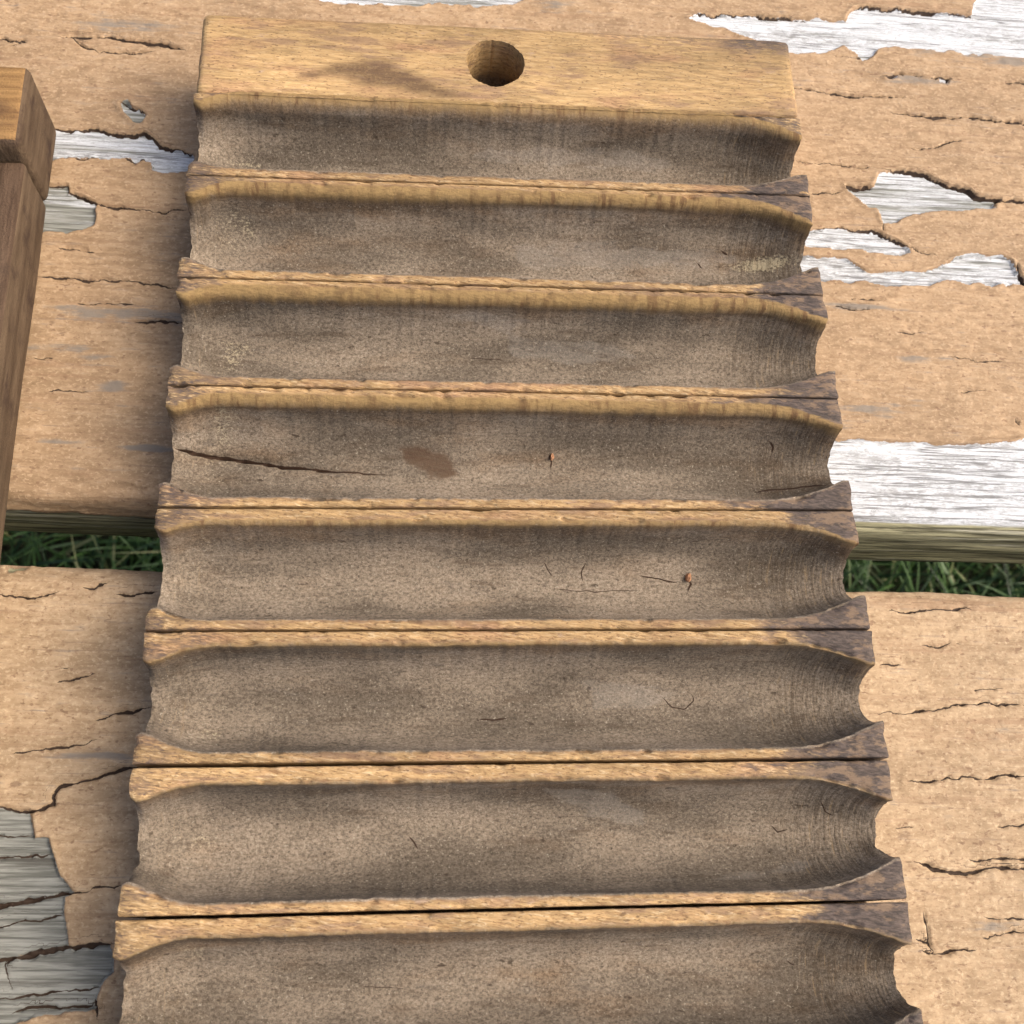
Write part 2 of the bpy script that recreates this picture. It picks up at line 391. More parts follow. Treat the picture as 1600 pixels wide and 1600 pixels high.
def grass():
    k = NT('grass_blade')
    rn = k.attr('shade')
    col = k.mix(k.ss(rn, 0.0, 0.75), (0.012, 0.036, 0.008), (0.055, 0.115, 0.026))
    col = k.mix(k.ss(rn, 0.86, 0.97), col, (0.19, 0.20, 0.085))
    m = k.done(col, 0.5, None, 0.4)
    k.b.inputs['Transmission Weight'].default_value = 0.0
    rg = np.random.default_rng(3)
    N = 30000
    x = rg.uniform(-0.75, 0.95, N); y = rg.uniform(-0.45, 0.85, N)
    hgt = rg.uniform(0.030, 0.085, N); wd = rg.uniform(0.0011, 0.0022, N)
    az = rg.uniform(0, 2 * np.pi, N); lean = rg.uniform(0.2, 1.5, N) ** 1.1
    S = 5
    t = np.linspace(0, 1, S)[None, :]
    dx, dy = np.cos(az)[:, None], np.sin(az)[:, None]
    out = hgt[:, None] * lean[:, None] * (0.35 * t + 0.65 * t ** 2)
    zz = hgt[:, None] * (t - 0.35 * np.clip(lean[:, None] - 0.4, 0, 2) * t ** 2)
    cx = x[:, None] + dx * out; cy = y[:, None] + dy * out
    w = wd[:, None] * (1 - t ** 2.2) + 0.0001
    tw = az + np.pi / 2 + rg.uniform(-0.6, 0.6, N)
    px, py = np.cos(tw)[:, None], np.sin(tw)[:, None]
    A = np.stack([cx - px * w, cy - py * w, zz + 0 * cx], -1); B = np.stack([cx + px * w, cy + py * w, zz + 0.3 * w], -1)
    V = np.stack([A, B], 2).reshape(-1, 3)
    b0 = (np.arange(N) * S * 2)[:, None]; r = (np.arange(S - 1) * 2)[None, :]
    q = np.stack([b0 + r, b0 + r + 1, b0 + r + 3, b0 + r + 2], -1).reshape(-1, 4)
    sh = np.repeat(rg.uniform(0, 1, N), S * 2)
    o = link('grass', grid_mesh('grass', V, q, {'shade': sh}), m)
    tag(o, 'green grass growing under the gap between the planks', 'grass', kind='stuff')
grass()

# ------------------------------------------------------------------ the table: planks with peeling paint
T = 0.024                        # thickness of the moulds = table top lies at z = -T
PLANK_T = 0.026
PLANK_W = 0.184
ANG = -0.02825
GAP = 0.0153
table = empty('picnic_table', (0, 0.0, 0))
tag(table, 'weathered outdoor table of wide planks with peeling brown paint', 'table')
FRONT0 = np.array([0.0, 0.0069])                     # point on the far plank's front edge
ca, sa = math.cos(ANG), math.sin(ANG)
def to_local(P, org):
    d = np.asarray(P) - org
    return np.stack([d[:, 0] * ca + d[:, 1] * sa, -d[:, 0] * sa + d[:, 1] * ca], 1)

# regions where the brown paint has come off, traced in photo pixels: (outline, whiteness)
PEEL_FAR = [
 ([(60,205),(88,204),(120,205),(150,200),(170,208),(195,213),(210,213),(225,206),(236,218),(248,229),(270,236),(304,243),(300,262),(291,271),(238,268),(236,257),(200,250),(150,247),(110,250),(60,252)], 0.78),
 ([(60,289),(106,289),(107,304),(130,308),(152,320),(150,328),(145,354),(120,358),(100,362),(60,360)], 0.60),
 ([(188,160),(200,157),(206,168),(218,171),(227,178),(220,191),(207,188),(192,173)], 0.55),
 ([(1075,32),(1090,25),(1140,27),(1200,30),(1262,31),(1322,33),(1326,22),(1337,12),(1400,15),(1470,24),(1517,27),(1521,8),(1534,-8),(1800,-8),(1800,112),(1600,90),(1540,87),(1510,84),(1440,79),(1395,77),(1370,79),(1357,88),(1347,92),(1338,84),(1325,75),(1310,71),(1298,76),(1286,83),(1262,86),(1225,84),(1130,50)], 0.86),
 ([(1320,291),(1366,290),(1374,270),(1400,265),(1440,271),(1464,280),(1474,289),(1510,297),(1522,309),(1560,313),(1551,322),(1556,328),(1500,330),(1440,335),(1402,345),(1381,346),(1377,331),(1345,312),(1334,303)], 0.72),
 ([(1240,366),(1274,361),(1300,359),(1362,362),(1395,374),(1420,389),(1424,398),(1380,398),(1330,388),(1240,382)], 0.88),
 ([(1240,402),(1284,400),(1322,404),(1338,412),(1352,421),(1400,424),(1440,425),(1475,414),(1492,405),(1510,400),(1562,400),(1580,406),(1592,428),(1602,446),(1540,446),(1480,440),(1440,447),(1390,446),(1350,440),(1240,440)], 0.80),
 ([(1290,692),(1320,688),(1400,690),(1450,693),(1520,694),(1580,693),(1604,688),(1800,690),(1800,1010),(1230,1010),(1240,860),(1290,760)], 1.0),
 ([(480,-20),(500,2),(545,7),(600,10),(650,8),(700,9),(770,8),(800,9),(830,-4),(900,-20)], 0.8),
 ([(1466,123),(1483,123),(1481,129),(1468,130)], 1.0),
 ([(1384,121),(1400,119),(1402,124),(1388,125)], 0.8),
]
PEEL_NEAR = [
 ([(-60,1268),(45,1264),(50,1288),(54,1310),(76,1311),(84,1340),(94,1370),(116,1394),(103,1404),(100,1430),(108,1480),(60,1488),(-60,1502)], 0.02),
 ([(-60,1502),(60,1489),(172,1474),(178,1500),(178,1522),(158,1545),(150,1560),(152,1582),(100,1580),(62,1590),(30,1600),(-60,1640)], 0.12),
 ([(8,884),(20,880),(38,881),(42,886),(28,889),(10,891)], 1.0),
]
# cracks: (points, width in photo px)
CRACK_FAR = [
 ([(96,55),(130,57),(165,58),(190,62),(220,65),(250,68),(285,76)], 8),
 ([(112,58),(122,68),(135,77),(155,83),(200,83),(240,80)], 3),
 ([(-5,60),(20,62),(40,62)], 4), ([(15,72),(30,66),(42,64)], 2),
 ([(70,202),(120,205),(150,200),(170,208),(195,213),(212,213),(225,206),(238,219),(250,230),(270,236),(304,243)], 6),
 ([(100,250),(130,252),(150,247),(190,250),(236,257)], 5),
 ([(75,289),(106,289),(107,303),(130,308),(152,319),(200,326),(262,331),(270,327),(292,328)], 5),
 ([(189,159),(206,169),(218,171),(227,177)], 4),
 ([(120,472),(160,474),(190,477),(215,480)], 3), ([(210,503),(235,502),(250,499),(272,503),(290,506)], 6),
 ([(75,610),(90,608),(112,609),(140,613)], 3), ([(50,556),(65,558),(85,558)], 3),
 ([(1238,136),(1258,137),(1275,140),(1300,143),(1322,147),(1345,150),(1360,150),(1412,154)], 6),
 ([(1388,177),(1410,179),(1440,180),(1452,184),(1470,184),(1500,187),(1540,189),(1600,195),(1700,201)], 6),
 ([(1245,252),(1300,254),(1350,259),(1372,262)], 3), ([(1425,229),(1462,230),(1475,224),(1487,220),(1505,220)], 3),
 ([(1375,120),(1400,118),(1440,119)], 6), ([(1455,124),(1470,122),(1483,123),(1478,129)], 5), ([(1570,131),(1590,129),(1610,130)], 3),
 ([(1317,290),(1340,291),(1362,291)], 7), ([(1268,303),(1285,303),(1300,305),(1315,300)], 3), ([(1380,345),(1380,360)], 3),
 ([(1380,264),(1410,265),(1440,271),(1462,279),(1480,291),(1512,297),(1524,309),(1545,312),(1570,316),(1610,318),(1700,322)], 8),
 ([(1275,360),(1300,358),(1362,361),(1398,374),(1422,388),(1450,400),(1470,403)], 4),
 ([(1265,384),(1330,387)], 3), ([(1590,410),(1594,428),(1602,446)], 7),
 ([(1330,468),(1355,470),(1380,473)], 3), ([(1300,478),(1320,481),(1360,488)], 3),
 ([(1080,26),(1120,26),(1175,28),(1200,30),(1260,32)], 4), ([(1300,88),(1360,92)], 2),
 ([(1335,12),(1400,15),(1475,25),(1518,28)], 4), ([(500,3),(560,9),(640,9)], 3),
 ([(60,432),(95,433),(150,437),(230,443),(280,449)], 3), ([(90,386),(150,392)], 3),
 ([(1480,560),(1540,566),(1570,566)], 2), ([(1400,520),(1460,523)], 2), ([(1500,610),(1540,606)], 2),
 ([(1586,655),(1592,665)], 4),
]
CRACK_NEAR = [
 ([(-10,930),(20,931),(45,934),(70,928),(97,925)], 3), ([(130,915),(148,918),(155,912),(168,911)], 3.5), ([(184,931),(215,928),(245,926)], 4),
 ([(82,1068),(120,1060),(150,1051)], 3), ([(60,1052),(110,1045)], 2), ([(20,1182),(60,1172),(95,1165),(110,1162),(152,1159)], 3.5),
 ([(148,1124),(185,1117),(215,1110),(242,1103)], 4.5),
 ([(-10,1266),(25,1265),(62,1262),(84,1256),(82,1240),(90,1229),(130,1219),(175,1212),(195,1202),(232,1201)], 5),
 ([(112,1395),(140,1394),(150,1389),(172,1388),(188,1384)], 3.5),
 ([(-20,1414),(50,1408),(70,1402)], 6), ([(-20,1418),(40,1412),(116,1396)], 5),
 ([(-20,1502),(60,1489),(110,1482),(172,1474)], 9), ([(-20,1448),(95,1432)], 3), ([(-20,1346),(50,1340),(80,1334)], 3), ([(-20,1310),(50,1306)], 3),
 ([(-20,1560),(80,1548),(160,1545)], 3), ([(5,1500),(12,1530),(20,1545)], 3), ([(148,1560),(150,1578),(152,1592)], 5), ([(20,1580),(60,1572),(150,1574)], 5),
 ([(1372,1119),(1400,1115),(1425,1112),(1460,1108),(1480,1104),(1540,1101),(1560,1106),(1620,1103)], 4),
 ([(1416,1221),(1470,1220),(1482,1215),(1510,1217),(1560,1211),(1610,1212)], 4),
 ([(1414,1346),(1436,1347),(1450,1352),(1458,1359),(1482,1361),(1520,1361),(1545,1357),(1620,1355)], 6),
 ([(1515,1344),(1560,1342),(1620,1343)], 4.5), ([(1398,1293),(1430,1290)], 2.5),
 ([(1535,1433),(1560,1437),(1610,1434)], 3), ([(1535,1464),(1570,1461),(1585,1456),(1610,1459)], 3.5),
 ([(1440,1484),(1462,1491),(1485,1488),(1525,1484)], 4), ([(1430,1467),(1452,1467)], 3), ([(1442,1425),(1448,1448),(1452,1472),(1462,1490)], 3),
 ([(1380,955),(1420,958),(1470,952),(1520,956)], 3), ([(1440,1010),(1500,1006)], 2.5), ([(1375,1040),(1410,1038)], 2.5),
 ([(1520,1080),(1570,1077)], 2), ([(1560,1290),(1610,1288)], 2.5),
]
GREY_FAR = [(185,490,110,13),(90,545,55,8),(175,603,22,10),(60,640,30,6),(150,560,30,8),(865,12,50,9),(1560,95,90,9),(1360,640,40,9),(1425,632,40,7),(1330,480,60,6),(1400,124,80,8),
            (200,40,90,12),(1300,668,30,6),(230,700,40,8),(90,690,30,6),(1440,560,60,6)]
GREY_NEAR = [(150,1180,60,10),(1560,1450,40,10)]

# grain furrows that show through the paint: (points, half width mm, depth mm)
RIDGES_FAR = [([(90,384),(160,390),(230,402),(310,412)], 0.7, 0.55), ([(70,404),(160,410),(310,428)], 0.6, 0.4), ([(60,436),(160,440),(290,452)], 0.8, 0.7),
              ([(70,468),(200,474)], 0.6, 0.35), ([(40,752),(120,758),(240,768)], 0.9, 0.6), ([(60,525),(180,530),(270,536)], 0.6, 0.35),
              ([(1310,500),(1420,506),(1600,512)], 0.6, 0.35), ([(1330,536),(1450,545),(1600,552)], 0.7, 0.45), ([(1400,588),(1600,596)], 0.6, 0.35),
              ([(1340,470),(1500,478),(1600,480)], 0.5, 0.35), ([(1320,112),(1450,118),(1600,132)], 0.7, 0.4), ([(0,52),(140,52),(300,58)], 0.7, 0.4), ([(800,16),(1000,20),(1180,22)], 0.7, 0.4)]
def axis(lo, hi, a, b, fine, coarse):
    """coordinates from lo to hi: fine steps inside a..b, growing outside"""
    mid = np.arange(a, b + fine / 2, fine)
    def grow(start, end, sgn):
        r = []; x = start; st = fine
        while (end - x) * sgn > 1e-6:
            st = min(st * 1.25, coarse); x = x + sgn * st; r.append(x)
        if r: r[-1] = end
        return r
    return np.array(grow(a, lo, -1)[::-1] + list(mid) + grow(b, hi, 1))

def make_plank(name, org_v, fine_v, peel, cracks, greys, seed, fine, side):
    """side=+1: the plank reaches away (+v) from its front edge; the mesh is an extruded, displaced outline"""
    org = FRONT0 + np.array([-sa, ca]) * org_v
    detailed = peel is not None
    if detailed:
        u = axis(-0.95, 0.95, -0.145, 0.172, fine, 0.02)
        vt = axis(0.0, PLANK_W, fine_v[0], fine_v[1], fine, 0.006)
    else:
        u = np.linspace(-0.95, 0.95, 400); vt = np.linspace(0, PLANK_W, 60)
    r = 0.0042
    # outline (v, z, nv, nz, s): front face bottom -> front face -> round -> top -> round -> back face -> bottom
    rows = []
    nf = 26 if detailed else 8
    for z in np.linspace(-PLANK_T + 0.003, -r, nf): rows.append((0, z, -1, 0, -(r * 1.57 + (-r - z))))
    for a in np.linspace(0, math.pi / 2, 14 if detailed else 6)[1:-1]:
        rows.append((r - r * math.cos(a), -r + r * math.sin(a), -math.cos(a), math.sin(a), -r * (math.pi / 2 - a)))
    for v in vt[(vt > r) & (vt < PLANK_W - r)]: rows.append((v, 0, 0, 1, v - r))
    for a in np.linspace(0, math.pi / 2, 14 if detailed else 6)[1:-1]:
        rows.append((PLANK_W - r + r * math.sin(a), -r + r * math.cos(a), math.sin(a), math.cos(a), PLANK_W - 2 * r + r * a))
    for z in np.linspace(-r, -PLANK_T + 0.003, 10): rows.append((PLANK_W, z, 1, 0, PLANK_W - 2 * r + r * 1.57 + (-r - z)))
    rows.append((PLANK_W - 0.003, -PLANK_T, 0, -1, PLANK_W + 0.03)); rows.append((0.003, -PLANK_T, 0, -1, -0.03))
    R = np.array(rows)
    nu, nv = len(u), len(R)
    U = np.repeat(u[:, None], nv, 1)
    S = np.repeat((R[:, 4] + r)[None, :], nu, 0)        # unrolled distance across; equals v on the top
    off = seed * 3.7
    wood = fbm(U * 14 + off, S * 330, seed, 4)           # long grain ridges
    wave = fbm(U * 5 + off, S * 60, seed + 5, 3)
    warp = fbm(U * 300, S * 300, seed + 9, 3) * 0.0007 + fbm(U * 60, S * 90, seed + 12, 2) * 0.0006
    sdf = np.full(U.shape, -9.0); white = np.zeros(U.shape); crack = np.zeros(U.shape); grey = np.zeros(U.shape)
    cdist = np.full(U.shape, 3.0); cwid = np.zeros(U.shape)
    if detailed:
        near = (U > -0.16) & (U < 0.19)
        for poly, wv in peel:
            P = to_local(on_plane(poly, -T), org)
            lo = P.min(0) - 0.006; hi = P.max(0) + 0.006
            m = (U > lo[0]) & (U < hi[0]) & (S > lo[1]) & (S < hi[1])
            if not m.any(): continue
            d = poly_sdf(P, U[m], S[m] + warp[m] * 0.6) * 1000
            old = sdf[m]; sdf[m] = np.maximum(old, d); white[m] = np.where(d > np.minimum(old, -0.5), wv, white[m])
        for line, wpx in cracks:
            P = to_local(on_plane(line, -T), org)
            lo = P.min(0) - 0.004; hi = P.max(0) + 0.004
            m = (U > lo[0]) & (U < hi[0]) & (S > lo[1]) & (S < hi[1])
            if not m.any(): continue
            jit = 0.00016 * fbm(U[m] * 900, S[m] * 60, seed + 33, 3)
            d, t, sg = line_dist(P, U[m], S[m] + warp[m] * 0.7 + jit)
            d = d * 1000
            wd = wpx * 0.5 * 0.105 * np.clip(np.minimum(t, 1 - t) * 5 + 0.25, 0, 1) * np.clip(1 + 0.7 * fbm(U[m] * 420, S[m] * 60, seed + 31, 3), 0.25, 2)
            near_c = d < np.minimum(np.abs(cdist[m]), 1.6)
            cdist[m] = np.where(near_c, sg * d, cdist[m]); cwid[m] = np.where(near_c, wd, cwid[m])
            crack[m] = np.maximum(crack[m], (1 - sstep(0.6, 1.6, d / np.maximum(wd, 0.12))) * np.clip(wd / 0.30, 0, 1))
        for gx, gy, ga, gb in greys:
            c = to_local(on_plane([(gx, gy)], -T), org)[0]; e = to_local(on_plane([(gx + ga, gy), (gx, gy + gb)], -T), org) - c
            q = ((U - c[0]) / np.abs(e[0, 0])) ** 2 + ((S - c[1]) / np.abs(e[1, 1])) ** 2
            grey = np.maximum(grey, np.exp(-q) * (0.75 + 0.5 * fbm(U * 150, S * 420, seed + 41, 3)))
    else:
        near = np.zeros(U.shape, bool)
    # outside the picture: the same kind of peeling, from noise
    pn = fbm(U * 9 + off, S * 75, seed + 50, 4) * 6 - 2.4
    rnd = ~near
    sdf = np.where(rnd, np.maximum(sdf, pn), sdf); white = np.where(rnd & (pn > -0.5), 0.75, white)
    # undersides of the edges are bare, dirty wood
    edge = sstep(0.0036, -0.0002, S) + sstep(PLANK_W - 0.006, PLANK_W + 0.001, S)
    low = -np.minimum(S, PLANK_W - S) * 1000 - 5.0 + 2.0 * fbm(U * 40, S * 200, seed + 61, 3)
    sdf = np.maximum(sdf, low)
    sdf = np.clip(sdf, -9, 9)
    sd2 = sdf + warp * 500
    bare = sstep(-0.10, 0.10, sd2)
    mott = fbm(U * 420, S * 620, seed + 71, 3)
    lift = np.exp(-((sd2 + 0.5) / 0.55) ** 2) * (0.5 + 0.5 * fbm(U * 90, S * 90, seed + 77, 2))
    h = (1 - bare) * (0.00075 + 0.00012 * mott + 0.00020 * wood + 0.0006 * lift) + bare * (0.00026 * wood + 0.00004 * mott)
    h = h + np.clip(edge, 0, 1) * 0.0005 * fbm(U * 25 + off, S * 420, seed + 83, 3) + 0.00055 * wave - 0.0012 * crack
    if seed == 1:
        for pts, wmm, dmm in RIDGES_FAR:
            d, t, _ = line_dist(to_local(on_plane(pts, -T), org), U, S + warp * 0.6)
            h = h - dmm * 0.001 * np.exp(-(d * 1000 / wmm) ** 2) * np.clip(np.minimum(t, 1 - t) * 6 + 0.2, 0, 1)
    keep = (np.abs(R[:, 3]) < 2)[None, :]
    P = np.empty((nu, nv, 3))
    P[..., 0] = U; P[..., 1] = R[None, :, 0] + R[None, :, 2] * h; P[..., 2] = R[None, :, 1] + R[None, :, 3] * h
    q = grid_quads(nu, nv, wrap_v=True)
    ends = []
    V = P.reshape(-1, 3)
    A = dict(peel=sdf.ravel(), cdist=cdist.ravel(), cwid=cwid.ravel(), grey=np.clip(grey, 0, 1).ravel(), white=white.ravel(), edge=np.clip(edge, 0, 1).ravel())
    # end caps: fan of quads to a centre line
    base = len(V)
    half = nv // 2
    caps = []
    for k, uu in ((0, 0), (nu - 1, 1)):
        for j in range(half - 1):
            a, b = uu * 0 + k * nv + j, k * nv + j + 1
            c, d = k * nv + nv - 2 - j, k * nv + nv - 1 - j
            caps.append((a, b, c, d) if uu else (d, c, b, a))
    q = np.concatenate([q, np.array(caps)])
    me = grid_mesh(name, V, q, A)
    o = link(name, me, MAT_PLANK2 if seed == 2 else MAT_PLANK, table, (org[0], org[1], Z0 - T - 0.0006), ANG)
    return o
make_plank('plank', 0.0, (0.0, 0.165), PEEL_FAR, CRACK_FAR, GREY_FAR, 1, 0.0004, 1)
make_plank('plank', -GAP - PLANK_W, (PLANK_W - 0.105, PLANK_W), PEEL_NEAR, CRACK_NEAR, GREY_NEAR, 2, 0.0004, 1)
make_plank('plank', PLANK_W + GAP, None, None, None, None, 3, 0, 1)
make_plank('plank', -2 * (GAP + PLANK_W), None, None, None, None, 4, 0, 1)
for ux in (-0.62, 0.62):
    bm = box_bm(-0.019, 0.019, -0.385, 0.385, -0.09, 0.0, 0.002)
    link('cross_beam', bm_mesh('cross_beam', bm), MAT_FRAME, table, (ux, 0.0, Z0 - T - PLANK_T - 0.0008), ANG)
    for sgn in (-1, 1):
        bm = bmesh.new(); bmesh.ops.create_cube(bm, size=1)
        for v in bm.verts:
            zt = v.co.z + 0.5
            yc = sgn * (0.20 + 0.42 * (1 - zt))
            v.co = (v.co.x * 0.038, yc + v.co.y * 0.10, zt * (Z0 - T - PLANK_T - 0.002))
        bmesh.ops.bevel(bm, geom=bm.edges[:], offset=0.002, segments=2, affect='EDGES')
        link('leg', bm_mesh('leg', bm), MAT_FRAME, table, (ux + (0.0385 if ux < 0 else -0.0385), 0.0, 0), ANG)

# ------------------------------------------------------------------ the mould with cigar-shaped hollows
HW = 0.07                                     # half length of a hollow
SLIT_L = [0.0990, 0.0766, 0.0508, 0.0256, -0.0009, -0.0255, -0.0503, -0.0759, -0.1016, -0.1270]
SLIT_R = [0.0986, 0.0767, 0.0505, 0.0251, -0.0003, -0.0254, -0.0506, -0.0760, -0.1014, -0.1270]
KERF_L = [0.00012, 0.00038, 0.00042, 0.00042, 0.00055, 0.00048, 0.00075, 0.00062, 0.0004, 0.0003]
KERF_R = [0.00008, 0.00036, 0.00040, 0.00042, 0.00045, 0.00045, 0.00055, 0.00050, 0.0004, 0.0003]
BASE_T = 0.0045
mould = empty('cigar_mould', (0, 0, Z0 - T + 0.0012))
tag(mould, 'long wooden mould with a row of dusty cigar-shaped hollows and an end hole', 'mould')
ZB = T - 0.0012                               # local height of the top face
UP_LAND = [0.0007, 0.0020, 0.0021, 0.0022, 0.0026, 0.0024, 0.0029, 0.0029, 0.0026]
UP_R    = [0.0032, 0.0021, 0.0023, 0.0021, 0.0010, 0.0006, 0.0005, 0.0005, 0.0005]
GOLD    = [1.6, 2.6, 2.8, 2.2, 0.8, 0.3, 0.0, 0.0, 0.0]
SPLIT = np.array([(276,700),(290,703),(310,708),(340,714),(380,718),(430,727),(490,734),(560,740),(605,743)], float)

CRUMB_AT = []
CRUMBS = [('tiny reddish wood crumb lying in the hollow level with the gap', 4, (1074, 903), 0.0011), ('tiny pale tan splinter standing in the split hollow', 3, (862, 716), 0.0008)]
MARKS = [(3, [(1203,690),(1208,698),(1206,708)], 0.22), (3, [(858,712),(862,722),(860,732)], 0.16), (3, [(1180,768),(1230,764),(1290,757)], 0.16),
         (4, [(915,880),(908,893),(910,908)], 0.13), (4, [(850,880),(862,900)], 0.10), (4, [(1000,900),(1035,906),(1062,910)], 0.16), (4, [(1070,900),(1080,912),(1074,925)], 0.2),
         (4, [(860,920),(930,925),(1000,922)], 0.09), (5, [(750,1124),(770,1125),(790,1123)], 0.2), (5, [(1035,1090),(1050,1105),(1070,1108),(1085,1095),(1080,1085)], 0.12),
         (6, [(640,1308),(648,1318),(652,1326)], 0.16), (6, [(1282,1252),(1290,1268),(1302,1274)], 0.12), (6, [(1205,1290),(1215,1300),(1230,1296)], 0.14),
         (1, [(1128,393),(1136,398)], 0.22), (1, [(1090,412),(1096,420)], 0.16), (2, [(730,560),(790,562)], 0.08), (7, [(1230,1500),(1240,1508)], 0.12), (7, [(560,1540),(640,1546)], 0.07)]
SCRAPES = [(0, [(740,242),(800,232),(900,236),(980,238),(1040,250),(1060,262),(1000,268),(880,262),(800,262)]),
           (1, [(545,335),(575,332),(600,345),(570,352)]), (1, [(800,385),(900,378),(1060,390),(1150,400),(1150,412),(1000,420),(820,415)]),
           (2, [(688,492),(720,490),(790,493),(850,502),(815,508),(800,520),(830,530),(800,536),(788,520),(730,500)]),
           (2, [(790,520),(860,528),(950,540),(1000,560),(900,575),(800,560)]),
           (6, [(840,1225),(900,1232),(960,1240),(1000,1262),(1010,1290),(960,1292),(900,1262),(850,1240)]),
           (6, [(1000,1375),(1080,1372),(1200,1360),(1280,1340),(1260,1352),(1200,1372),(1090,1388)]),
           (5, [(900,1060),(1000,1070),(1060,1085),(1020,1110),(930,1105)])]
def hollow_segment(i):
    nx = 330
    # along the hollow: dense at both ends
    x = np.linspace(-HW, HW, nx)
    endL = 0.0003 * fbm(np.array([i * 3.1]), np.array([0.3]), 3)[0]; endR = 0.0003 * fbm(np.array([i * 3.1]), np.array([7.3]), 3)[0]
    x = x * 1.0; x0 = -HW + endL - 0.0002; x1 = HW + endR
    x = x0 + (x - x[0]) / (x[-1] - x[0]) * (x1 - x0)
    f = (x + HW) / (2 * HW)
    rag = lambda s, a: a * (0.55 * fbm(x * 800 + i * 13, x * 0 + s, 90 + s, 3) + 0.45 * fbm(x * 90 + i * 7, x * 0 + s, 95 + s, 2))
    yt = SLIT_L[i] * (1 - f) + SLIT_R[i] * f - (KERF_L[i] * (1 - f) + KERF_R[i] * f) * 0.5 + rag(1, 0.00007)
    yb = SLIT_L[i + 1] * (1 - f) + SLIT_R[i + 1] * f + (KERF_L[i + 1] * (1 - f) + KERF_R[i + 1] * f) * 0.5 + rag(2, 0.00007)
    lu, ll, ru, rl = UP_LAND[i], 0.0021, UP_R[i], 0.00045
    yu = yt - lu - ru * 0.6; yl = yb + ll
    yc = (yu + yl) / 2; w0 = (yu - yl) / 2
    LR, LL = 0.0195, (0.0105 if i < 5 else 0.0130)
    t = np.clip(np.where(x > 0, (x1 - x) / LR, (x - x0) / LL), 0, 1)
    e = 1 - (1 - t) ** np.where(x > 0, 2.0, 1.75)
    wend = np.where(x > 0, 0.0048, 0.0066 if i < 5 else 0.0052) + 0.0006 * vnoise(np.sign(x) * 3.3, x * 0 + i * 1.7, 8)
    ycm = (yt + yb) / 2
    yc = ycm * (1 - e) + yc * e + rag(3, 0.00008)
    w = wend + (w0 - wend) * e + rag(4, 0.00016)
    w = w + np.where(x > 0, 0.0007, 0.0017 + 0.0006 * vnoise(x * 0 + 2.2, x * 0 + i * 2.3, 4)) * np.exp(-(np.minimum(x - x0, x1 - x) / 0.0011) ** 1.3)
    d = 0.0105 + (0.0148 - 0.0105) * e
    # profile samples
    th = np.linspace(0, math.pi, 56)
    ce, se = np.cos(th), np.sin(th)
    n = 2.0 if i < 4 else 2.2
    py = np.sign(ce) * np.abs(ce) ** (2 / n); pz = np.abs(se) ** (2 / n)
    zb = BASE_T
    cols = []      # each column: (y(x), z(x), lip mm)
    one = np.ones(nx)
    re = 0.00035
    for z in np.linspace(zb, ZB - re, 7): cols.append((yt, z * one, one * 2.0, 0))
    for a in (0.4, 0.9, 1.35): cols.append((yt - re + re * math.cos(a), (ZB - re + re * math.sin(a)) * one, one * 2.0, 0))
    rr = np.minimum(ru, np.maximum(0.0004, ru * (0.35 + 0.65 * e)))
    yedge = yc + w + rr
    for s in np.linspace(0.0, 1, 7): cols.append(((yt - re) * (1 - s) + yedge * s, ZB * one, (yt - re - yedge) * 1000 * (1 - s), 1))
    for a in np.linspace(0, math.pi / 2, 7)[1:-1]:
        cols.append((yedge - rr * math.sin(a), ZB - rr * (1 - math.cos(a)), -rr * 1000 * a * 0.8, 1))
    for k in range(len(th)):
        r_here = rr * max(0, math.cos(th[k])) ** 2 + rl * (1 if ce[k] < 0 else 0)
        zz = ZB - (rr if ce[k] >= 0 else rl) - (d - (rr if ce[k] >= 0 else rl)) * pz[k]
        arc = min(th[k], math.pi - th[k]) * w * 1.2 * 1000
        cols.append((yc + w * py[k], zz, -(arc + (rr * 1250 if ce[k] >= 0 else 0.4)), 1 if ce[k] >= 0 else 2))
    yedge2 = yc - w - rl
    for a in np.linspace(math.pi / 2, 0, 5)[1:-1]:
        cols.append((yedge2 + rl * math.sin(a), ZB - rl * (1 - math.cos(a)), -rl * 1000 * a * one, 2))
    for s in np.linspace(0, 1, 7): cols.append((yedge2 * (1 - s) + (yb + re) * s, ZB * one, (yedge2 - yb) * 1000 * s, 2))
    for a in (1.35, 0.9, 0.4): cols.append((yb + re - re * math.cos(a), (ZB - re + re * math.sin(a)) * one, one * 2.0, 0))
    for z in np.linspace(ZB - re, zb, 7): cols.append((yb, z * one, one * 2.0, 0))
    nv = len(cols)
    Y = np.stack([c[0] + 0 * one for c in cols], 1); Z = np.stack([c[1] + 0 * one for c in cols], 1)
    LIP = np.stack([c[2] + 0 * one for c in cols], 1); SD = np.array([c[3] for c in cols])[None, :]
    X = np.repeat(x[:, None], nv, 1)
    # ragged ends: worn tips of the lands
    dend = np.minimum(X - x0, x1 - X)
    tipwear = np.exp(-dend / 0.0009) * (0.00040 + 0.00045 * fbm(Y * 350, Z * 350 + i * 5, 21, 3))
    top = sstep(ZB - 0.004, ZB, Z)
    Z = Z - tipwear * (0.3 + 0.7 * top)
    jag = 0.00042 * fbm(Y * 420 + i, Z * 420, 25, 3) + 0.0012 * np.clip(fbm(Y * 160 + i * 3, Z * 160, 27, 2) - 0.35, 0, 1)
    X = X - np.sign(X) * np.exp(-dend / 0.0015) * np.abs(jag)
    chipf = fbm(X * 230 + i * 31, Y * 260, 61, 3); near_edge = np.exp(-(LIP / 0.45) ** 2) * top * (np.abs(LIP) < 1.9)
    Z = Z - near_edge * np.clip(chipf - 0.30, 0, 1) * 0.0016
    kerf_edge = np.exp(-np.minimum(np.abs(Y - yt[:, None]), np.abs(Y - yb[:, None])) / 0.0005) * top
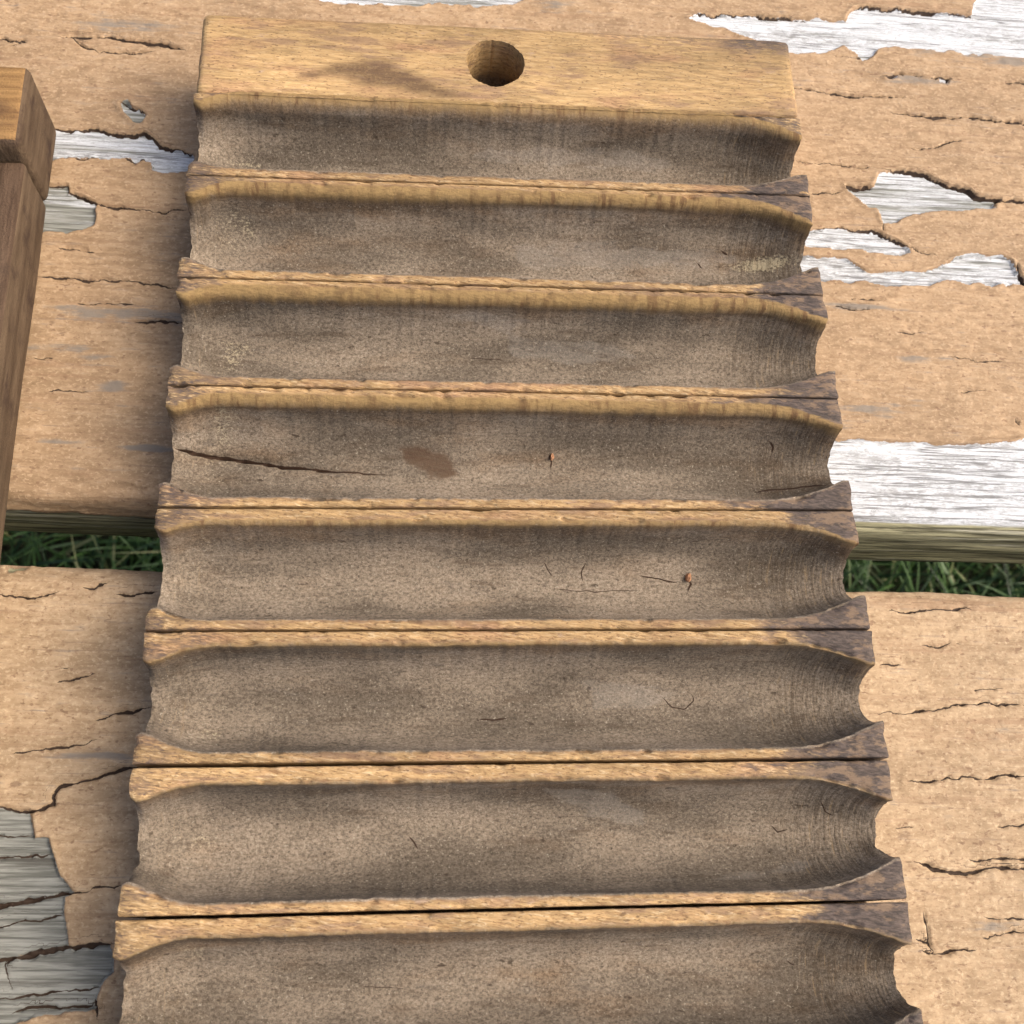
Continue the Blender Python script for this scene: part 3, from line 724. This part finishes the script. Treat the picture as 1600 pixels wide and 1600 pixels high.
    Z = Z - kerf_edge * np.clip(fbm(X * 300 + i * 17, Y * 50, 63, 3) - 0.25, 0, 1) * 0.0013
    # surface unevenness
    hol = sstep(0.2, -0.8, LIP)
    Z = Z + hol * (0.00012 * fbm(X * 130, Y * 260 + Z * 200, 33 + i, 4)) + (1 - hol) * top * 0.00008 * fbm(X * 90, Y * 500, 35 + i, 3)
    # colour masks for the lands and the hollow
    nz = fbm(X * 110, Y * 170 + i * 3.3, 44, 3)
    so = 0.006 * vnoise(i * 1.37, 4.1 + SD * 3.7, 12)
    stR = sstep(0.038, 0.066, X + so + 0.007 * nz) * (1.15 + 0.25 * (i % 2)); stL = sstep(-0.046, -0.069, X + 0.005 * nz) * (0.62 if i < 5 else 0.42)
    stain = np.maximum(stR, stL)
    if i == 0: stain = stain * (LIP < 5) * np.where(SD == 1, 0.55, 1)
    lw = sstep(-0.2, -1.2, LIP)
    dust = lw * (np.exp(-((X + 0.0605) / 0.0075) ** 2) * 0.46 * (0.55 + 0.7 * nz))
    if i == 1:
        c = on_plane([(1190, 415)], -0.013)[0]; dust = np.maximum(dust, lw * 0.75 * np.exp(-((X - c[0]) / 0.010) ** 2 - ((Y - c[1]) / 0.0022) ** 2))
    ring = lw * np.maximum(sstep(0.043, 0.060, X), 0.45 * sstep(-0.058, -0.066, X))
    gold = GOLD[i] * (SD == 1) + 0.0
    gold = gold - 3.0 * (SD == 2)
    tone = 1.0 + 0.10 * fbm(X * 25, Y * 40 + i * 2.7, 66, 2) + (-0.13 if i < 6 else -0.03)
    crack = np.full(X.shape, 3.0); cwid = np.zeros(X.shape); spot = np.zeros(X.shape); scrape = np.zeros(X.shape)
    ZZ = np.array([1.0 if c[3] == 1 else (0.5 if (c[3] == 2 and np.mean(c[1]) < ZB - 0.010) else -1.0) for c in cols])
    PXX, PYY = px_of(X, Y, Z - ZB)
    rowvar = [0.10, 0.18, -0.05, 0.12, -0.02, -0.18, -0.10, 0.15, 0.0][i]
    for row, pol in SCRAPES:
        if row == i:
            scrape = np.maximum(scrape, hol * (ZZ[None, :] >= 0) * sstep(-4, 6, poly_sdf(np.array(pol, float), PXX, PYY) + 8 * fbm(X * 200, Y * 500, 91, 3)))
    brown = hol * np.clip(0.95 - (-LIP - 0.5) / 9.0, 0, 1) * (SD == 1) + 0.3 * hol * (SD == 2) * np.clip(1 - (-LIP) / 6.0, 0, 1) + hol * rowvar  # browner towards the lips, mostly on the upper wall, offset per row
    for row, pts, wmm in MARKS:
        if row != i: continue
        m = (hol > 0.5) & (ZZ[None, :] >= 0)
        dd, tt, sg = line_dist(np.array(pts, float), PXX, PYY + 1.2 * fbm(X * 600, Y * 600, 73, 2))
        dd = dd * 0.13; wd = wmm * np.clip(np.minimum(tt, 1 - tt) * 4 + 0.3, 0, 1)
        m = m & (dd < np.minimum(np.abs(crack), 1.5))
        crack[m] = (sg * dd)[m]; cwid[m] = wd[m]
    if i == 3:
        m = (hol > 0.5) & (X < -0.015) & (ZZ[None, :] >= 0)
        dd, tt, sg = line_dist(SPLIT, PXX[m], PYY[m] + 1.6 * fbm(X[m] * 300, X[m] * 0, 71, 3))
        wd = (0.40 * (1 - tt) ** 0.7 + 0.05) * np.clip(tt * 9 + 0.35, 0, 1)
        dd = dd * 0.13
        crack[m] = np.clip(sg * dd, -3, 3); cwid[m] = np.where(dd < 1.8, wd, 0)
        Z[m] -= 0.0012 * (1 - sstep(0.6, 1.5, dd / np.maximum(wd, 0.15))) * np.clip(wd / 0.3, 0, 1)
        q = poly_sdf(np.array([(622,700),(640,697),(662,703),(690,708),(708,722),(710,738),(695,750),(672,746),(650,735),(632,718)], float), PXX, PYY) + 7 * fbm(X * 400, Y * 400, 77, 3)
        spot = hol * sstep(-3, 5, q)
    q = grid_quads(nx, nv, flip=True)
    V = np.stack([X, Y, Z], -1).reshape(-1, 3)
    # bottom and the two ends: rows from each profile point straight down to the base
    base = len(V)
    extraV = []; extraA = []; quads = [q]
    ncap = 6
    for kx, fl in ((0, True), (nx - 1, False)):
        b0 = base + len(extraV) * 0 + sum(len(v) for v in extraV)
        ss = np.linspace(0, 1, ncap)[:, None]
        cy = np.repeat(Y[kx][None, :], ncap, 0); cz = Z[kx][None, :] * (1 - ss) + zb * ss
        bul = 0.00022 * fbm(cy * 500, cz * 250, 81 + i, 3) * np.sin(ss * math.pi)
        cx = np.repeat(X[kx][None, :], ncap, 0) * (1 - ss) + ss * (x0 if kx == 0 else x1) + bul
        extraV.append(np.stack([cx, cy, cz], -1).reshape(-1, 3))
        quads.append(grid_quads(ncap, nv, flip=fl, base=b0))
    V = np.concatenate([V] + extraV)
    ne = ncap * nv
    def ext(a, val): return np.concatenate([(a + np.zeros(X.shape)).ravel(), np.full(2 * ne, val)])
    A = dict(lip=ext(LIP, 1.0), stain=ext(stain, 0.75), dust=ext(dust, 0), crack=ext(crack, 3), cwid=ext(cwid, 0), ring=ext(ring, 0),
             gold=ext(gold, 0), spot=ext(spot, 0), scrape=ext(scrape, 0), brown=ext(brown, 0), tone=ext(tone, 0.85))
    for lab, row, (cx, cy), size in CRUMBS:
        if row == i:
            dp = np.where((hol > 0.5) & (ZZ[None, :] >= 0), np.hypot(PXX - cx, PYY - cy), 1e9)
            jj = np.unravel_index(np.argmin(dp), dp.shape); CRUMB_AT.append((lab, (X[jj], Y[jj], Z[jj]), size))
    me = grid_mesh('hollow_segment', V, np.concatenate(quads), A, sharp=50)
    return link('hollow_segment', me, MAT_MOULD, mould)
for i in range(9):
    hollow_segment(i)

def header(name, y0, y1, hole, seed, parent, mat, xw=HW, z0=0.0, z1=ZB):
    """end block: a dense rounded box with a round hole bored through it"""
    bm = bmesh.new()
    nx, ny, nz = 190, 32, 14
    xs = np.linspace(-xw, xw, nx); ys = np.linspace(y0, y1, ny); zs = np.linspace(z0, z1, nz)
    bmesh.ops.create_cube(bm, size=1)
    for v in bm.verts: v.co = (v.co.x * 2 * xw, (y0 + y1) / 2 + v.co.y * (y1 - y0), (z0 + z1) / 2 + v.co.z * (z1 - z0))
    bmesh.ops.bevel(bm, geom=bm.edges[:], offset=0.0015, segments=4, affect='EDGES', profile=0.5)
    def cut(n, a, b, ax):
        for c in np.linspace(a, b, n)[1:-1]:
            co = [0, 0, 0]; no = [0, 0, 0]; co[ax] = c; no[ax] = 1
            bmesh.ops.bisect_plane(bm, geom=bm.verts[:] + bm.edges[:] + bm.faces[:], plane_co=co, plane_no=no, dist=1e-7)
    cut(nx // 2, -xw, xw, 0); cut(ny // 2, y0, y1, 1); cut(6, z0, z1, 2)
    me = bpy.data.meshes.new(name); bm.to_mesh(me); bm.free()
    if hole:
        hx, hy, hr = hole
        cb = bmesh.new(); bmesh.ops.create_cone(cb, cap_ends=True, segments=72, radius1=hr * 0.93, radius2=hr, depth=0.06)
        for v in cb.verts:
            a = math.atan2(v.co.y, v.co.x); k = 1 + 0.02 * math.sin(3 * a + 1) + 0.012 * math.sin(7 * a) + 0.022 * random.uniform(-1, 1)
            v.co = (hx + v.co.x * k, hy + v.co.y * k, v.co.z + (z0 + z1) / 2)
        cm = bpy.data.meshes.new('drill'); cb.to_mesh(cm); cb.free()
        a = bpy.data.objects.new('a', me); b = bpy.data.objects.new('b', cm); COL.objects.link(a); COL.objects.link(b)
        md = a.modifiers.new('cut', 'BOOLEAN'); md.operation = 'DIFFERENCE'; md.solver = 'EXACT'; md.object = b
        me2 = bpy.data.meshes.new_from_object(a.evaluated_get(bpy.context.evaluated_depsgraph_get()))
        bpy.data.objects.remove(a); bpy.data.objects.remove(b); bpy.data.meshes.remove(cm); bpy.data.meshes.remove(me)
        me = me2; me.name = name
    n = len(me.vertices); P = np.empty(n * 3, np.float32); me.vertices.foreach_get('co', P); P = P.reshape(-1, 3).astype(float)
    X, Y, Z = P.T
    ex = sstep(0.004, 0.0, xw - np.abs(X)) * sstep(z0, z1, Z)
    P2 = P.copy()
    P2[:, 2] += 0.00010 * fbm(X * 60, Y * 120, seed, 3) * (Z > (z0 + z1) / 2) - 0.0003 * ex * sstep(0.1, 0.6, fbm(Y * 400, X * 100, seed + 3, 2))
    P2[:, 0] += -np.sign(X) * ex * 0.0003 * np.abs(fbm(Y * 500, Z * 300, seed + 4, 3))
    me.vertices.foreach_set('co', P2.astype(np.float32).ravel())
    tone = 0.90 + 0.24 * fbm(X * 25, Y * 90, seed + 6, 3)
    stain = 0.52 * sstep(0.038, 0.062, X + 0.004 * fbm(X * 90, Y * 90, seed + 8, 3)) * sstep(0.55, 0.95, (Y - y0) / (y1 - y0)) \
        + 0.35 * sstep(0.75, 1.0, (Y - y0) / (y1 - y0)) * sstep(-0.02, 0.04, X)
    spot = np.zeros(n)
    if parent is mould and y0 > 0:
        P = on_plane([(478,118),(520,102),(560,96),(612,97),(640,115),(690,140),(728,152),(690,152),(640,148),(590,142),(560,130),(520,124)], 0)
        dd = poly_sdf(P, X, Y) * 1000 + 1.4 * fbm(X * 90, Y * 600, seed + 9, 3)
        spot = sstep(-0.9, 1.3, dd) * (Z > z1 - 0.001)
    if hole:
        inn = (np.hypot(X - hole[0], Y - hole[1]) < hole[2] * 1.06) & (Z < z1 - 0.0004)
    else: inn = np.zeros(n, bool)
    for k, a in dict(lip=np.where(inn, -3.0, 3.0), stain=stain, dust=np.zeros(n), crack=np.full(n, 3.0), cwid=np.zeros(n), ring=np.where(inn, 0.6, 0), gold=np.where(inn, -3, 0), spot=spot, scrape=np.zeros(n), brown=np.where(inn, 0.8, 0), tone=tone).items():
        at = me.attributes.new(k, 'FLOAT', 'POINT'); at.data.foreach_set('value', np.asarray(a, np.float32))
    me.polygons.foreach_set('use_smooth', np.ones(len(me.polygons), bool)); me.set_sharp_from_angle(angle=math.radians(40))
    me.materials.clear()
    return link(name, me, mat, parent)
header('end_block', 0.0990, 0.1219, (-0.0020, 0.1108, 0.0070), 101, mould, MAT_HEAD, xw=0.0700)
header('end_block', -0.1500, -0.1272, (0.0, -0.1390, 0.0070), 151, mould, MAT_HEAD, xw=0.0700)
bm = box_bm(-0.0694, 0.0694, -0.1268, 0.0986, 0.0, BASE_T - 0.0001, 0.0006)
link('base', bm_mesh('base', bm), MAT_SIDE, mould)

# ------------------------------------------------------------------ the other half of the mould, cut by the picture's left edge
ANG2 = 0.0125                                                      # lean of its side against the y axis
cover = empty('cigar_mould_half', (-0.1068, 0.0834, Z0 - T + 0.0012), ANG2)
tag(cover, 'brown wooden mould half with a raised end block, cut off at the left', 'mould half')
HB = 0.0225
def cover_box(name, x0, x1, y0, y1, z0, z1, mat, bev=0.0012, seed=0):
    bm = box_bm(x0, x1, y0, y1, z0, z1, bev, 3)
    for ax, lo, hi, n in ((0, x0, x1, 24), (1, y0, y1, 12), (2, z0, z1, 6)):
        for c in np.linspace(lo, hi, n)[1:-1]:
            co = [0, 0, 0]; no = [0, 0, 0]; co[ax] = c; no[ax] = 1
            bmesh.ops.bisect_plane(bm, geom=bm.verts[:] + bm.edges[:] + bm.faces[:], plane_co=co, plane_no=no, dist=1e-7)
    for v in bm.verts:
        k = fbm(np.array([v.co.y * 90 + seed]), np.array([v.co.z * 130]), 7 + seed, 3)[0]
        v.co.x += 0.0002 * k; v.co.z += 0.00012 * k * (1 if v.co.z > (z0 + z1) / 2 else 0)
    return link(name, bm_mesh(name, bm), mat, cover)
YH0 = 0.0
hb = cover_box('end_block', -0.14, 0.0004, 0.0002, 0.0215, 0.0, 0.0225, MAT_GOLD, 0.0018, 3)
hb.data.materials.append(MAT_SIDE)
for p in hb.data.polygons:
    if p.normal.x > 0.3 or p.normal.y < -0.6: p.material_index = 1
bd = cover_box('body', -0.1397, 0.0, -0.2560, -0.0003, 0.0, 0.0168, MAT_RED, 0.0012, 5)
bd.data.materials.append(MAT_SIDE)
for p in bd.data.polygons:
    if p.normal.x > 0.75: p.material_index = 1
cover_box('end_block', -0.14, 0.0004, -0.2800, -0.2564, 0.0, 0.0225, MAT_GOLD, 0.0018, 8)
def ridge(yc):
    nx, nv = 60, 20
    x = np.linspace(-0.126, -0.014, nx); t = np.clip(np.minimum(x + 0.126, -0.014 - x) / 0.018, 0, 1)
    w = 0.0012 + 0.0082 * (1 - (1 - t) ** 2); th = np.linspace(0, math.pi, nv)
    Y = w[:, None] * np.cos(th)[None, :]; Z = 0.0166 + 0.9 * w[:, None] * np.sin(th)[None, :]
    V = np.stack([np.repeat(x[:, None], nv, 1), Y, Z], -1).reshape(-1, 3)
    return grid_mesh('ridge', V, grid_quads(nx, nv, flip=True))
rme = ridge(0); rme.materials.append(MAT_RED)
for i in range(9):
    link('ridge', rme, None, cover, (0, -0.0150 - 0.0268 * i, 0))

# ------------------------------------------------------------------ crumbs lying in the hollows
MAT_CRUMB = simple_wood('wood_crumb', (0.26, 0.12, 0.06), (0.42, 0.23, 0.13), (0.15, 0.07, 0.04), (900, 900, 900))
rg = random.Random(5)
for lab, p, size in CRUMB_AT:
    bm = bmesh.new(); bmesh.ops.create_icosphere(bm, subdivisions=2, radius=1)
    for v in bm.verts:
        k = 1 + rg.uniform(-0.22, 0.22)
        v.co = (v.co.x * size * 0.55 * k, v.co.y * size * k, v.co.z * size * 0.6 * k)
    o = link('wood_crumb', bm_mesh('wood_crumb', bm), MAT_CRUMB, None, (p[0], p[1], p[2] + Z0 - T + 0.0012 + size * 0.35), rg.uniform(-0.5, 0.5))
    tag(o, lab, 'crumb')
